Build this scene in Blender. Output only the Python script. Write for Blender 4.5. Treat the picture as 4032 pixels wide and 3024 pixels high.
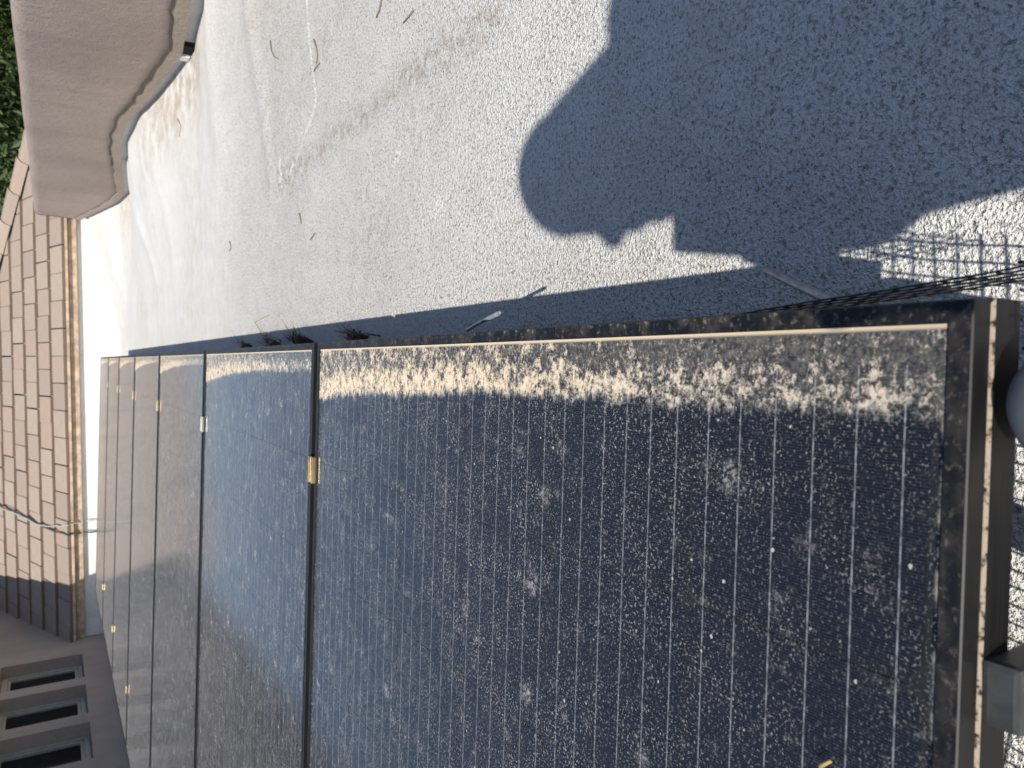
import bpy, bmesh, math, random
from mathutils import Vector, Matrix, noise
R = math.radians
random.seed(7)
S = bpy.context.scene
for o in list(bpy.data.objects): bpy.data.objects.remove(o)
COL = S.collection

# ------------------------------------------------------------------ camera
# world: X right, Y along the panel row (away), Z up; roof deck at z = 0
F_PX = 3028.0                                   # focal length in pixels of the 4032 px wide photograph
PITCH, ROLL, YAW = .53953, .02362, -.03809
CAM = Vector((-.02658, -.18053, .58149))
cy_, sy_ = math.cos(YAW), math.sin(YAW)
FW = Vector((sy_ * math.cos(PITCH), cy_ * math.cos(PITCH), -math.sin(PITCH)))
rt0 = Vector((cy_, -sy_, 0)); dn0 = FW.cross(rt0)
RT = math.cos(ROLL) * rt0 + math.sin(ROLL) * dn0
DN = -math.sin(ROLL) * rt0 + math.cos(ROLL) * dn0
cd = bpy.data.cameras.new('camera'); cam = bpy.data.objects.new('camera', cd); COL.objects.link(cam)
m = Matrix((DN, RT, -FW)).transposed()          # phone held upright, picture stored lying on its side
cam.matrix_world = Matrix.Translation(CAM) @ m.to_4x4()
cd.sensor_fit = 'HORIZONTAL'; cd.sensor_width = 36.0
cd.lens = F_PX / 4032 * 36
cd.clip_start = .01; cd.clip_end = 1200
cd.dof.use_dof = True; cd.dof.focus_distance = .78; cd.dof.aperture_fstop = 15
S.camera = cam

# ------------------------------------------------------------------ light
SUN_EL, SUN_AZ = R(42.86), R(14.65)             # shadows fall along +Y, turned 14.65 deg to +X
TRAVEL = Vector((math.sin(SUN_AZ) * math.cos(SUN_EL), math.cos(SUN_AZ) * math.cos(SUN_EL), -math.sin(SUN_EL)))
w = bpy.data.worlds.new('World'); S.world = w; w.use_nodes = True
nt = w.node_tree; bg = nt.nodes['Background']
sky = nt.nodes.new('ShaderNodeTexSky'); sky.sky_type = 'NISHITA'; sky.sun_disc = False
sky.sun_elevation = SUN_EL; sky.sun_rotation = math.pi + SUN_AZ
sky.air_density = 1.15; sky.dust_density = .4; sky.ozone_density = 3.2
nt.links.new(sky.outputs[0], bg.inputs[0]); bg.inputs[1].default_value = .103
ld = bpy.data.lights.new('sun', 'SUN'); ld.energy = 5.0; ld.angle = R(.53); ld.color = (1, .95, .865)
sun = bpy.data.objects.new('sun', ld); COL.objects.link(sun)
sun.rotation_euler = TRAVEL.to_track_quat('-Z', 'Y').to_euler()
S.view_settings.view_transform = 'Standard'; S.view_settings.look = 'None'
S.view_settings.exposure = 0.0; S.view_settings.gamma = 1.0

# ------------------------------------------------------------------ helpers
def pix(x, y, z):
    """point at height z seen at pixel (x, y) of the 4032 x 3024 photograph"""
    v = FW + RT * ((3024 - y - 1512) / F_PX) + DN * ((x - 2016) / F_PX)
    return CAM + v * ((z - CAM.z) / v.z)

def link(name, me, mat, parent=None):
    o = bpy.data.objects.new(name, me); COL.objects.link(o)
    if mat and not me.materials: me.materials.append(mat)
    o.parent = parent
    return o
def obj(name, bm, mat, parent=None, smooth=False):
    me = bpy.data.meshes.new(name)
    bm.normal_update(); bm.to_mesh(me); bm.free()
    if smooth:
        for p in me.polygons: p.use_smooth = True
    return link(name, me, mat, parent)
def empty(name, loc=(0, 0, 0)):
    o = bpy.data.objects.new(name, None); COL.objects.link(o); o.location = loc; o.empty_display_size = .05
    return o
def tag(o, label=None, cat=None, group=None, kind=None):
    if label: o['label'] = label
    if cat: o['category'] = cat
    if group: o['group'] = group
    if kind: o['kind'] = kind
    return o
def box(bm, x0, x1, y0, y1, z0, z1, bev=0):
    v = [bm.verts.new((x, y, z)) for z in (z0, z1) for y in (y0, y1) for x in (x0, x1)]
    fs = [bm.faces.new([v[i] for i in q]) for q in ((0, 2, 3, 1), (4, 5, 7, 6), (0, 1, 5, 4), (2, 6, 7, 3), (0, 4, 6, 2), (1, 3, 7, 5))]
    if bev:
        es = list({e for f in fs for e in f.edges})
        bmesh.ops.bevel(bm, geom=es, offset=bev, segments=2, affect='EDGES', profile=.6)
def tube(bm, pts, r, n=6, r1=None, cap=True):
    pts = [Vector(p) for p in pts]; rings = []
    up = Vector((0, 0, 1))
    for i, p in enumerate(pts):
        t = (pts[min(i + 1, len(pts) - 1)] - pts[max(i - 1, 0)]).normalized()
        a = t.cross(up)
        if a.length < 1e-4: a = t.cross(Vector((1, 0, 0)))
        a.normalize(); b = t.cross(a)
        rr = r if r1 is None else r + (r1 - r) * i / (len(pts) - 1)
        rings.append([bm.verts.new(p + (a * math.cos(k * 2 * math.pi / n) + b * math.sin(k * 2 * math.pi / n)) * rr) for k in range(n)])
    for A, B in zip(rings, rings[1:]):
        for k in range(n): bm.faces.new((A[k], A[(k + 1) % n], B[(k + 1) % n], B[k]))
    if cap:
        bm.faces.new(rings[0][::-1]); bm.faces.new(rings[-1])
def capsule(bm, a, b, ra, rb, n=14, m=5):
    """tapered capsule with round ends"""
    a, b = Vector(a), Vector(b); t = (b - a); L = t.length; t.normalize()
    u = t.cross(Vector((0, 0, 1)))
    if u.length < 1e-3: u = t.cross(Vector((1, 0, 0)))
    u.normalize(); v = t.cross(u); rings = []
    for c, r, s0, s1 in ((a, ra, -90, 0), (b, rb, 0, 90)):
        for i in range(m):
            th = R(s0 + (s1 - s0) * i / (m - 1)); th = max(R(-86), min(R(86), th))
            rings.append([bm.verts.new(c + t * (r * math.sin(th)) + (u * math.cos(k * 2 * math.pi / n) + v * math.sin(k * 2 * math.pi / n)) * (r * math.cos(th))) for k in range(n)])
    for A, B in zip(rings, rings[1:]):
        for k in range(n): bm.faces.new((A[k], A[(k + 1) % n], B[(k + 1) % n], B[k]))
    bm.faces.new(rings[0][::-1]); bm.faces.new(rings[-1])
def ellipsoid(bm, c, ax, ay, az_):
    """ellipsoid with three half-axis vectors"""
    ret = bmesh.ops.create_uvsphere(bm, u_segments=20, v_segments=14, radius=1)
    M = Matrix((ax, ay, az_)).transposed()
    for v in ret['verts']: v.co = Vector(c) + M @ v.co
def lathe(bm, prof, n=32, c=(0, 0, 0)):
    rings = [[bm.verts.new((c[0] + r * math.cos(k * 2 * math.pi / n), c[1] + r * math.sin(k * 2 * math.pi / n), c[2] + z)) for k in range(n)] for r, z in prof]
    for A, B in zip(rings, rings[1:]):
        for k in range(n): bm.faces.new((A[k], A[(k + 1) % n], B[(k + 1) % n], B[k]))
    bm.faces.new(rings[0][::-1]); bm.faces.new(rings[-1])

# node helper
class N:
    def __init__(s, name):
        s.m = bpy.data.materials.new(name); s.m.use_nodes = True; s.t = s.m.node_tree
        s.p = s.t.nodes['Principled BSDF']; s.out = s.t.nodes['Material Output']
    def n(s, kind, **kw):
        x = s.t.nodes.new('ShaderNode' + kind)
        for k, v in kw.items():
            if k in ('i',):
                for a, b in v.items():
                    if hasattr(b, 'is_linked') or isinstance(b, bpy.types.NodeSocket): s.t.links.new(b, x.inputs[a])
                    else: x.inputs[a].default_value = b
            else: setattr(x, k, v)
        return x
    def l(s, a, b): s.t.links.new(a, b)
    def math(s, op, a, b=0.0, c=None, clamp=False):
        x = s.t.nodes.new('ShaderNodeMath'); x.operation = op; x.use_clamp = clamp
        for i, q in enumerate((a, b) if c is None else (a, b, c)):
            if isinstance(q, bpy.types.NodeSocket): s.l(q, x.inputs[i])
            else: x.inputs[i].default_value = q
        return x.outputs[0]
    def mix(s, f, a, b, mode='MIX'):
        x = s.t.nodes.new('ShaderNodeMix'); x.data_type = 'RGBA'; x.blend_type = mode
        for i, q in ((0, f), (6, a), (7, b)):
            if isinstance(q, bpy.types.NodeSocket): s.l(q, x.inputs[i])
            elif i == 0: x.inputs[0].default_value = q
            else: x.inputs[i].default_value = (*q, 1) if len(q) == 3 else q
        return x.outputs[2]
    def coord(s, which='Object'): return s.n('TexCoord').outputs[which]
    def scale(s, vec, sc, loc=(0, 0, 0)):
        x = s.n('Mapping'); s.l(vec, x.inputs[0]); x.inputs['Scale'].default_value = sc; x.inputs['Location'].default_value = loc
        return x.outputs[0]
    def noise(s, vec, scale, detail=2, rough=.5, dist=0):
        x = s.n('TexNoise'); s.l(vec, x.inputs['Vector'])
        x.inputs['Scale'].default_value = scale; x.inputs['Detail'].default_value = detail; x.inputs['Roughness'].default_value = rough; x.inputs['Distortion'].default_value = dist
        return x.outputs[0]
    def voro(s, vec, scale, feature='F1', rnd=1):
        x = s.n('TexVoronoi', feature=feature); s.l(vec, x.inputs['Vector']); x.inputs['Scale'].default_value = scale; x.inputs['Randomness'].default_value = rnd
        return x
    def ramp(s, f, a, b, lo=0.0, hi=1.0):
        x = s.n('MapRange', clamp=True); s.l(f, x.inputs[0])
        x.inputs[1].default_value = a; x.inputs[2].default_value = b; x.inputs[3].default_value = lo; x.inputs[4].default_value = hi
        return x.outputs[0]
    def smooth(s, f, a, b, lo=0.0, hi=1.0):
        x = s.n('MapRange', clamp=True, interpolation_type='SMOOTHSTEP'); s.l(f, x.inputs[0])
        x.inputs[1].default_value = a; x.inputs[2].default_value = b; x.inputs[3].default_value = lo; x.inputs[4].default_value = hi
        return x.outputs[0]
    def bump(s, hgt, strength=.5, dist=.01, normal=None):
        x = s.n('Bump'); s.l(hgt, x.inputs['Height']); x.inputs['Strength'].default_value = strength; x.inputs['Distance'].default_value = dist
        if normal: s.l(normal, x.inputs['Normal'])
        return x.outputs[0]
    def set(s, **kw):
        for k, v in kw.items():
            k = k.replace('_', ' ')
            if isinstance(v, bpy.types.NodeSocket): s.l(v, s.p.inputs[k])
            else: s.p.inputs[k].default_value = (*v, 1) if isinstance(v, tuple) and len(v) == 3 else v
        return s.m

def plain(name, col, rough=.6, metal=0, vary=.12, sc=40, bump=0):
    k = N(name); c = k.coord()
    n1 = k.noise(c, sc, 4, .6)
    col2 = tuple(x * (1 - vary * 1.6) for x in col)
    k.set(Base_Color=k.mix(k.smooth(n1, .35, .65), col, col2), Roughness=rough, Metallic=metal)
    if bump: k.l(k.bump(k.noise(c, sc * 4, 3), .4, bump), k.p.inputs['Normal'])
    return k.m

# ------------------------------------------------------------------ materials
def mat_deck():
    k = N('roof_coating'); c = k.coord()
    cw = k.n('Vector' + 'Math', operation='ADD'); k.l(c, cw.inputs[0])
    wob = k.n('TexNoise'); k.l(c, wob.inputs['Vector']); wob.inputs['Scale'].default_value = 60
    sc = k.n('VectorMath', operation='SCALE'); k.l(wob.outputs['Color'], sc.inputs[0]); sc.inputs['Scale'].default_value = .006
    k.l(sc.outputs[0], cw.inputs[1]); cv = cw.outputs[0]
    st = k.n('Attribute', attribute_name='stain').outputs['Fac']
    ru = k.n('Attribute', attribute_name='rust').outputs['Fac']
    sm = k.n('Attribute', attribute_name='smoothed').outputs['Fac']
    big = k.noise(c, 2.2, 5, .6); mid = k.noise(c, 14, 4, .6)
    fine = k.noise(c, 300, 2, .6)                         # roller stipple, 3-6 mm
    fine2 = k.noise(c, 140, 2, .5)
    grain = k.noise(c, 900, 1, .5)
    dens = k.noise(c, 9, 3, .6)
    def spots(scale, r0, sel):
        v = k.voro(cv, scale); pc_ = k.n('SeparateColor'); k.l(v.outputs['Color'], pc_.inputs[0])
        dd = k.math('ADD', v.outputs['Distance'], k.math('MULTIPLY', k.math('SUBTRACT', k.noise(c, scale * 2.6, 2, .6), .5), .75))
        rr = k.math('MULTIPLY', k.math('ADD', .35, pc_.outputs[0]), r0)
        on = k.math('GREATER_THAN', k.math('ADD', pc_.outputs[1], k.math('MULTIPLY', k.math('SUBTRACT', dens, .5), .9)), sel)
        return k.math('MULTIPLY', k.math('MULTIPLY', k.math('SUBTRACT', rr, dd), 9, clamp=True), on)
    pit = k.math('MAXIMUM', k.math('MAXIMUM', spots(125, .24, .76), spots(215, .30, .66)), k.smooth(k.noise(k.scale(c, (1, .8, 1)), 215, 3, .66), .53, .71, 0, .66))                            # pits of the coating: caught dirt, plus their shade painted into the colour
    pit2 = spots(400, .32, .25)
    white = k.mix(k.smooth(big, .35, .68), (.86, .85, .82), (.80, .785, .75))
    white = k.mix(k.smooth(mid, .42, .75), white, (.79, .77, .725))
    dirt = k.math('MULTIPLY', st, k.smooth(k.noise(c, 38, 5, .7), .38, .66))
    white = k.mix(k.math('MULTIPLY', dirt, .8), white, (.40, .335, .25))
    film = k.math('MULTIPLY', ru, k.smooth(k.noise(c, 11, 5, .7), .34, .7))
    white = k.mix(k.math('MULTIPLY', film, .95), white, (.50, .41, .31))
    keep = k.math('SUBTRACT', 1, k.math('MULTIPLY', sm, .8))
    white = k.mix(k.math('MULTIPLY', k.math('MULTIPLY', pit, .58), keep), white, (.135, .12, .09))
    white = k.mix(k.math('MULTIPLY', k.math('MULTIPLY', pit2, .34), keep), white, (.2, .185, .15))
    white = k.mix(k.math('MULTIPLY', k.smooth(k.math('ADD', fine, k.math('MULTIPLY', fine2, .6)), .78, .62), k.math('MULTIPLY', keep, .34)), white, (.40, .38, .33))
    hgt = k.math('ADD', k.math('MULTIPLY', fine, 1.0), k.math('MULTIPLY', fine2, .8))
    hgt = k.math('SUBTRACT', hgt, k.math('MULTIPLY', pit, .6))
    hgt = k.math('ADD', hgt, k.math('MULTIPLY', grain, .12))
    hgt = k.math('MULTIPLY', hgt, keep)
    k.set(Base_Color=white, Roughness=.62, Normal=k.bump(hgt, 1.0, .0055))
    k.p.inputs['Specular IOR Level'].default_value = .35
    return k.m

def mat_stucco(name, col, dark, sc=1.0):
    k = N(name); c = k.coord()
    a = k.noise(c, 1.6 * sc, 5, .6); b = k.noise(c, 9 * sc, 5, .65); f = k.noise(c, 130, 3, .6)
    str_ = k.noise(k.scale(c, (1, 1, .12)), 7, 4, .6)
    col1 = k.mix(k.smooth(a, .35, .7), col, dark)
    col1 = k.mix(k.math('MULTIPLY', k.smooth(str_, .5, .75), .3), col1, tuple(x * .72 for x in dark))
    col1 = k.mix(k.math('MULTIPLY', k.smooth(b, .5, .8), .3), col1, tuple(x * 1.1 for x in col))
    k.set(Base_Color=col1, Roughness=.9, Normal=k.bump(k.math('ADD', f, k.math('MULTIPLY', k.noise(c, 26, 5, .7), 2.2)), .75, .008))
    return k.m

def mat_tile():
    k = N('concrete_tile'); c = k.coord(); rnd = k.n('ObjectInfo').outputs['Random']
    t = k.mix(rnd, (.43, .345, .275), (.35, .275, .225))
    t = k.mix(k.smooth(k.math('FRACT', k.math('MULTIPLY', rnd, 7.31)), .5, 1), t, (.40, .305, .245))
    n1 = k.noise(c, 14, 5, .65)
    t = k.mix(k.math('MULTIPLY', k.smooth(n1, .4, .75), .35), t, (.32, .265, .215))
    ny = k.n('SeparateXYZ'); k.l(k.coord('Normal'), ny.inputs[0])      # butt ends are coloured darker than the faces
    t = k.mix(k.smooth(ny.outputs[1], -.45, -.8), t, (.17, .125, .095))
    k.set(Base_Color=t, Roughness=.9, Normal=k.bump(k.noise(c, 90, 4, .6), .5, .004))
    return k.m

def mat_frame():
    """black anodised aluminium; dust lies on the faces that look up"""
    k = N('black_anodised_frame'); c = k.coord()
    nz = k.n('SeparateXYZ'); geo = k.n('NewGeometry'); k.l(geo.outputs['True Normal'], nz.inputs[0])
    upf = k.smooth(nz.outputs[2], .75, .95)
    pos = k.n('SeparateXYZ'); k.l(c, pos.inputs[0])
    ledge = k.math('LESS_THAN', pos.outputs[2], -.010)
    sp = k.smooth(k.noise(c, 190, 4, .7), .53, .70); bl = k.smooth(k.noise(c, 42, 4, .65), .42, .70)
    low = k.ramp(pos.outputs[0], -.011, -.0, 0, 1)
    film = k.math('MULTIPLY', k.math('ADD', k.math('MULTIPLY', sp, .55), k.math('MULTIPLY', bl, .22)), k.math('ADD', .32, k.math('MULTIPLY', low, .55)))
    cake = k.math('MULTIPLY', ledge, k.smooth(k.noise(c, 120, 3, .6), .36, .52))
    d = k.math('MULTIPLY', upf, k.math('MAXIMUM', film, cake), clamp=True)
    d = k.math('ADD', d, k.math('MULTIPLY', k.smooth(k.noise(k.scale(c, (6, 60, 220)), 3, 3), .45, .8), .035), clamp=True)
    k.set(Base_Color=k.mix(d, (.0135, .0138, .0155), (.50, .41, .315)), Metallic=k.math('MULTIPLY', k.math('SUBTRACT', 1, d), .35),
          Roughness=k.mix(d, (.42, .42, .42), (.95, .95, .95)))
    return k.m

def mat_glass(seed, depth0, depth1, wob):
    """thin front glass of a panel: clear, mirror-like at a low angle, with rain-washed dust on it.
    local x runs from 0 (low edge) to -L, local y along the row"""
    k = N('dusty_glass'); c = k.coord(); cs = k.scale(c, (1, 1, 1), (seed * 3.7, seed * 5.3, 0))
    pos = k.n('SeparateXYZ'); k.l(c, pos.inputs[0])
    u = k.math('MULTIPLY', pos.outputs[0], -1); t = pos.outputs[1]
    # mud band: its upper tide line
    t2 = k.math('POWER', k.math('MAXIMUM', k.math('DIVIDE', t, .992), 0.0), 2.6)
    drip = k.noise(k.scale(cs, (.35, 1, 1)), 85, 6, .78)
    broad = k.noise(k.scale(cs, (1, 7, 1)), 1, 3, .6)
    tide = k.math('ADD', k.math('ADD', depth0, k.math('MULTIPLY', t2, depth1)), k.math('ADD', k.math('MULTIPLY', k.math('SUBTRACT', drip, .5), .034), k.math('MULTIPLY', k.math('SUBTRACT', broad, .5), wob)))
    inside = k.smooth(k.math('SUBTRACT', tide, u), -.006, .004)
    rel = k.math('DIVIDE', u, tide)                              # 0 at the frame, 1 at the tide line
    blot = k.noise(cs, 260, 5, .76, .2)
    blot2 = k.noise(cs, 62, 5, .7)
    wear = k.math('ADD', k.math('MULTIPLY', blot, .62), k.math('MULTIPLY', blot2, .50))
    heavy = k.smooth(rel, .42, .80, .522, .452)                   # mud is thickest just under the tide line
    heavy = k.math('ADD', heavy, k.smooth(rel, .04, .26, -.05, 0))
    nearfront = k.smooth(t, .03, .60, .07, 0)                   # eroded towards the front end
    mud = k.math('MULTIPLY', inside, k.math('MULTIPLY', k.math('SUBTRACT', wear, k.math('ADD', heavy, nearfront)), 7.5, clamp=True))
    haze = k.math('MULTIPLY', inside, k.smooth(blot, .30, .72, .02, .24))
    rim = k.smooth(u, .0145, .0118)                              # dust line along the frame lip
    front = k.math('MULTIPLY', k.smooth(t, .0150, .0115), k.smooth(k.noise(cs, 45, 5, .7), .44, .66))
    # specks, spots and smears all over, in clusters
    clus = k.noise(cs, 26, 5, .72); clus2 = k.noise(cs, 7, 3, .6)
    s1 = k.math('MULTIPLY', k.smooth(k.noise(cs, 520, 4, .72), .555, .655), k.smooth(k.math('ADD', clus, k.math('MULTIPLY', k.math('SUBTRACT', clus2, .5), .5)), .38, .62, .30, 1))
    v2 = k.voro(cs, 110); pick = k.n('SeparateColor'); k.l(v2.outputs['Color'], pick.inputs[0])
    d2 = k.math('ADD', v2.outputs['Distance'], k.math('MULTIPLY', k.math('SUBTRACT', k.noise(cs, 520, 2), .5), .30))
    s2 = k.math('MULTIPLY', k.math('MULTIPLY', k.math('SUBTRACT', k.math('MULTIPLY', pick.outputs[0], .16), d2), 14, clamp=True), k.math('GREATER_THAN', k.math('ADD', pick.outputs[1], k.math('MULTIPLY', k.math('SUBTRACT', clus, .5), .8)), .74))
    v3 = k.voro(cs, 15); pk3 = k.n('SeparateColor'); k.l(v3.outputs['Color'], pk3.inputs[0])
    d3 = k.math('ADD', v3.outputs['Distance'], k.math('MULTIPLY', k.math('SUBTRACT', k.noise(cs, 110, 5, .75), .5), .42))
    s3 = k.math('MULTIPLY', k.smooth(d3, .22, .0), k.math('GREATER_THAN', pk3.outputs[1], .45))
    smear = k.math('MULTIPLY', k.smooth(k.noise(cs, 34, 6, .8), .53, .74), k.smooth(blot, .42, .66))
    film = k.smooth(k.noise(cs, 300, 5, .85), .52, .82, .0, .10)
    # a dust layer hides more of the glass the flatter one looks across it (path length through the layer)
    lw = k.n('LayerWeight'); lw.inputs[0].default_value = .5
    cosv = k.math('MAXIMUM', k.math('SUBTRACT', 1, lw.outputs['Facing']), .05)
    tau = k.math('ADD', k.math('ADD', .006, film), k.math('ADD', k.math('MULTIPLY', smear, .52), k.math('MULTIPLY', s1, .78)))
    thin = k.math('SUBTRACT', 1, k.math('POWER', 2.718, k.math('MULTIPLY', k.math('DIVIDE', tau, cosv), -.55)))
    d = k.math('MAXIMUM', thin, k.math('MULTIPLY', s2, .6))
    d = k.math('MAXIMUM', d, k.math('MULTIPLY', k.math('MULTIPLY', s3, k.smooth(blot, .40, .62)), .55))
    d = k.math('MAXIMUM', d, haze)
    d = k.math('MAXIMUM', d, k.math('MULTIPLY', mud, .93))
    d = k.math('MAXIMUM', d, k.math('MULTIPLY', k.math('MAXIMUM', rim, front), .85), clamp=True)
    tan = k.math('MAXIMUM', k.math('MULTIPLY', inside, .9), k.math('MAXIMUM', rim, front), clamp=True)
    dcol = k.mix(k.math('MAXIMUM', k.math('MAXIMUM', rim, front), k.math('MULTIPLY', tan, k.math('MULTIPLY', k.smooth(mud, 0, .7, .35, 1), k.smooth(t, .02, .5, .68, 1)))), (.53, .525, .52), (.64, .53, .385))
    dcol = k.mix(k.math('MULTIPLY', s2, .8), dcol, (.72, .70, .66))
    dust = k.n('BsdfDiffuse', i={'Roughness': .9}); k.l(dcol, dust.inputs[0])
    gl = k.n('BsdfGlossy', i={'Roughness': .11, 'Color': (.97, .96, .95, 1)})
    tr = k.n('BsdfTransparent', i={'Color': (.93, .95, .97, 1)})
    fr = k.n('Fresnel'); bf = k.n('NewGeometry').outputs['Backfacing']      # one thin sheet stands for both faces of the glass
    k.l(k.ramp(bf, 0, 1, 1.38, 1 / 1.38), fr.inputs[0])
    k.l(k.bump(k.noise(cs, 300, 2), .02, .001), gl.inputs['Normal'])
    m1 = k.n('MixShader'); k.l(fr.outputs[0], m1.inputs[0]); k.l(tr.outputs[0], m1.inputs[1]); k.l(gl.outputs[0], m1.inputs[2])
    m2 = k.n('MixShader'); k.l(d, m2.inputs[0]); k.l(m1.outputs[0], m2.inputs[1]); k.l(dust.outputs[0], m2.inputs[2])
    k.l(m2.outputs[0], k.out.inputs[0])
    return k.m

def mat_cell():
    k = N('silicon_cell'); c = k.coord()
    pos = k.n('SeparateXYZ'); k.l(c, pos.inputs[0])
    fx = k.math('FRACT', k.math('DIVIDE', pos.outputs[0], .00165))
    finger = k.math('GREATER_THAN', fx, .86)                     # printed silver fingers along local y
    base = k.mix(k.smooth(k.noise(c, 5, 2), .3, .7), (.0070, .0078, .0125), (.0055, .0062, .0095))
    k.set(Base_Color=k.mix(k.math('MULTIPLY', finger, .55), base, (.075, .082, .10)), Roughness=.38, Metallic=.1)
    return k.m

M_DECK = mat_deck()
M_FRAME = mat_frame()
M_CELL = mat_cell()
M_BUS = plain('tinned_ribbon', (.36, .365, .38), .5, .2, .45, 110)  # strong tone variation in the colour imitates glints along the ribbons
M_BACK = plain('black_backsheet', (.010, .011, .014), .7)
M_STUCCO = mat_stucco('tan_stucco', (.43, .345, .295), (.36, .285, .245))
M_WALL = mat_stucco('grey_tan_stucco', (.46, .37, .315), (.39, .31, .265))
M_WHITE = mat_stucco('white_coated_curb', (.82, .81, .785), (.76, .75, .725))
M_TILE = mat_tile()
M_FASCIA = plain('weathered_fascia', (.58, .43, .31), .8, 0, .25, 12)
M_WFRAME = plain('window_frame_paint', (.42, .38, .34), .5)
M_DARK = plain('dark_hollow', (.012, .012, .012), .9)
k = N('window_pane'); k.set(Base_Color=(.008, .011, .012), Roughness=.12); k.p.inputs['Specular IOR Level'].default_value = .12; M_PANE = k.m
M_ALU = plain('mill_aluminium', (.60, .575, .52), .34, 1, .15, 60)
M_BRASS = plain('gold_anodised_aluminium', (.62, .48, .27), .3, 1, .15, 60)
M_FOOT = plain('grey_die_cast_metal', (.085, .088, .086), .4, .4, .15, 90)
M_WIRE = plain('black_coated_wire', (.012, .012, .014), .32)
M_GREYP = plain('grey_plastic', (.13, .14, .155), .45, 0, .1, 60)
M_ROD = plain('galvanised_rod', (.42, .45, .50), .4, .35, .2, 120)
M_STRAW = plain('dry_straw', (.25, .215, .14), .8)
M_WEED = plain('dead_weed', (.085, .062, .04), .9)
M_CABLE = plain('cable_sheath', (.07, .10, .105), .5, 0, .3, 90)
M_CABLEW = plain('pale_cable_sheath', (.55, .57, .54), .5)
M_RED = plain('red_marker_tape', (.50, .16, .15), .5)

# ------------------------------------------------------------------ the setting
g = bmesh.new(); bmesh.ops.create_grid(g, x_segments=8, y_segments=8, size=600)
for v in g.verts: v.co.z = -3.4
tag(obj('ground', g, plain('dry_garden_soil', (.20, .17, .125), .95, 0, .3, .4)), kind='structure')

WALL_X, CURB_Y, SIDE_X = 1.36, 8.52, -2.784
PROF = [(-9, 0), (2.3, 0), (3.0, .045), (3.54, .0), (4.23, .054), (4.79, .125), (5.3, .13), (6.2, .05), (6.94, -.015), (7.46, .035), (8.34, .235), (9, .26)]
def interp(tb, y):
    for (a, va), (b, vb) in zip(tb, tb[1:]):
        if a <= y <= b:
            q = (y - a) / (b - a); return va + (vb - va) * q
    return 0
def sstep(a, b, x):
    q = max(0, min(1, (x - a) / (b - a))); return q * q * (3 - 2 * q)
FOLDS = []
for (q0, q1, h_, w_) in (((548, 560), (622, 1080), .016, .07), ((985, 30), (1075, 690), .010, .05), ((640, 400), (690, 1000), .008, .09), ((860, 0), (880, 560), .008, .08)):
    a_, b_ = pix(*q0, .0), pix(*q1, .0); FOLDS.append(((a_.x, a_.y), (b_.x, b_.y), h_, w_))
def seg_d(px, py, a, b):
    a, b = Vector(a), Vector(b); p = Vector((px, py)); t = max(0, min(1, (p - a).dot(b - a) / (b - a).length_squared))
    return (p - a - (b - a) * t).length
def deck_z(x, y):
    z = interp(PROF, y) * sstep(.35 if y < 7 else .1, WALL_X, x)
    if y > 1.2:
        z += .010 * sstep(1.3, 2.6, y) * noise.noise(Vector((x * .9, y * 2.3, 1.7))) * sstep(.15, .5, x)
    # folds in the membrane
    for a_, b_, h_, w_ in FOLDS:
        if min(a_[1], b_[1]) - .3 < y < max(a_[1], b_[1]) + .3: z += h_ * math.exp(-(seg_d(x, y, a_, b_) / w_) ** 2)
    # soft swelling of the membrane beside the raised seam
    z += .010 * math.exp(-((x - .62) / .17) ** 2 - ((y - 2.06) / .16) ** 2)
    return z
def deck_stain(x, y):
    s = 0
    # ponding line that runs parallel to the panels
    wob = .03 * noise.noise(Vector((x * 0, y * 3.1, 4.2)))
    dd = abs(x - .497 - wob)
    s += .95 * math.exp(-(dd / .028) ** 2) * sstep(.55, .85, y) * sstep(2.6, 1.6, y)
    s += .55 * math.exp(-((x - .50) / .05) ** 2 - ((y - 2.03) / .10) ** 2)
    s += .5 * math.exp(-((x - .75 + .3 * (y - 1.6)) / .05) ** 2) * sstep(1.3, 1.5, y) * sstep(2.0, 1.7, y)
    s += .40 * max(0, noise.noise(Vector((x * 2.2, y * 2.2, 9)))) + .25 * max(0, noise.noise(Vector((x * 6, y * 6, 2))))
    return min(1, s)
def deck_rust(x, y):
    s = 1.25 * math.exp(-((WALL_X - .08 - x) / .2) ** 2) * (sstep(3.0, 3.6, y) * sstep(5.0, 4.0, y) + .45 * sstep(6, 6.6, y) * sstep(7.9, 7.1, y))
    s += .5 * math.exp(-((x - .35) / .5) ** 2 - ((y - 3.6) / 1.0) ** 2) * .6
    s += .42 * max(0, noise.noise(Vector((x * 1.3, y * 1.3, 3)))) + .25 * sstep(1.0, 3.0, y) * max(0, noise.noise(Vector((x * 3.5, y * 1.2, 6))))
    return min(1, max(0, s))
xs = [-2.784 + i * .12 for i in range(23)]; xs = [x for x in xs if x < -.05] + [-.05 + .02 * i for i in range(0, 71)]
xs[-1] = WALL_X + .02
ys = [-4 + .25 * i for i in range(16)] + [.02 * i for i in range(0, 200)] + [4.0 + .035 * i for i in range(0, 130)]
ys = sorted(set(ys + [y for y, _ in PROF if 4 < y < 8.4]))
me = bpy.data.meshes.new('roof_deck')
vs = [(x, y, deck_z(x, y)) for y in ys for x in xs]; nx = len(xs)
me.from_pydata(vs, [], [(j * nx + i, j * nx + i + 1, (j + 1) * nx + i + 1, (j + 1) * nx + i) for j in range(len(ys) - 1) for i in range(nx - 1)])
for nm, fn in (('stain', deck_stain), ('rust', deck_rust), ('smoothed', lambda x, y: sstep(2.2, 3.4, y) * .8)):
    at = me.attributes.new(nm, 'FLOAT', 'POINT')
    for i, v in enumerate(vs): at.data[i].value = fn(v[0], v[1])
for p in me.polygons: p.use_smooth = True
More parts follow.
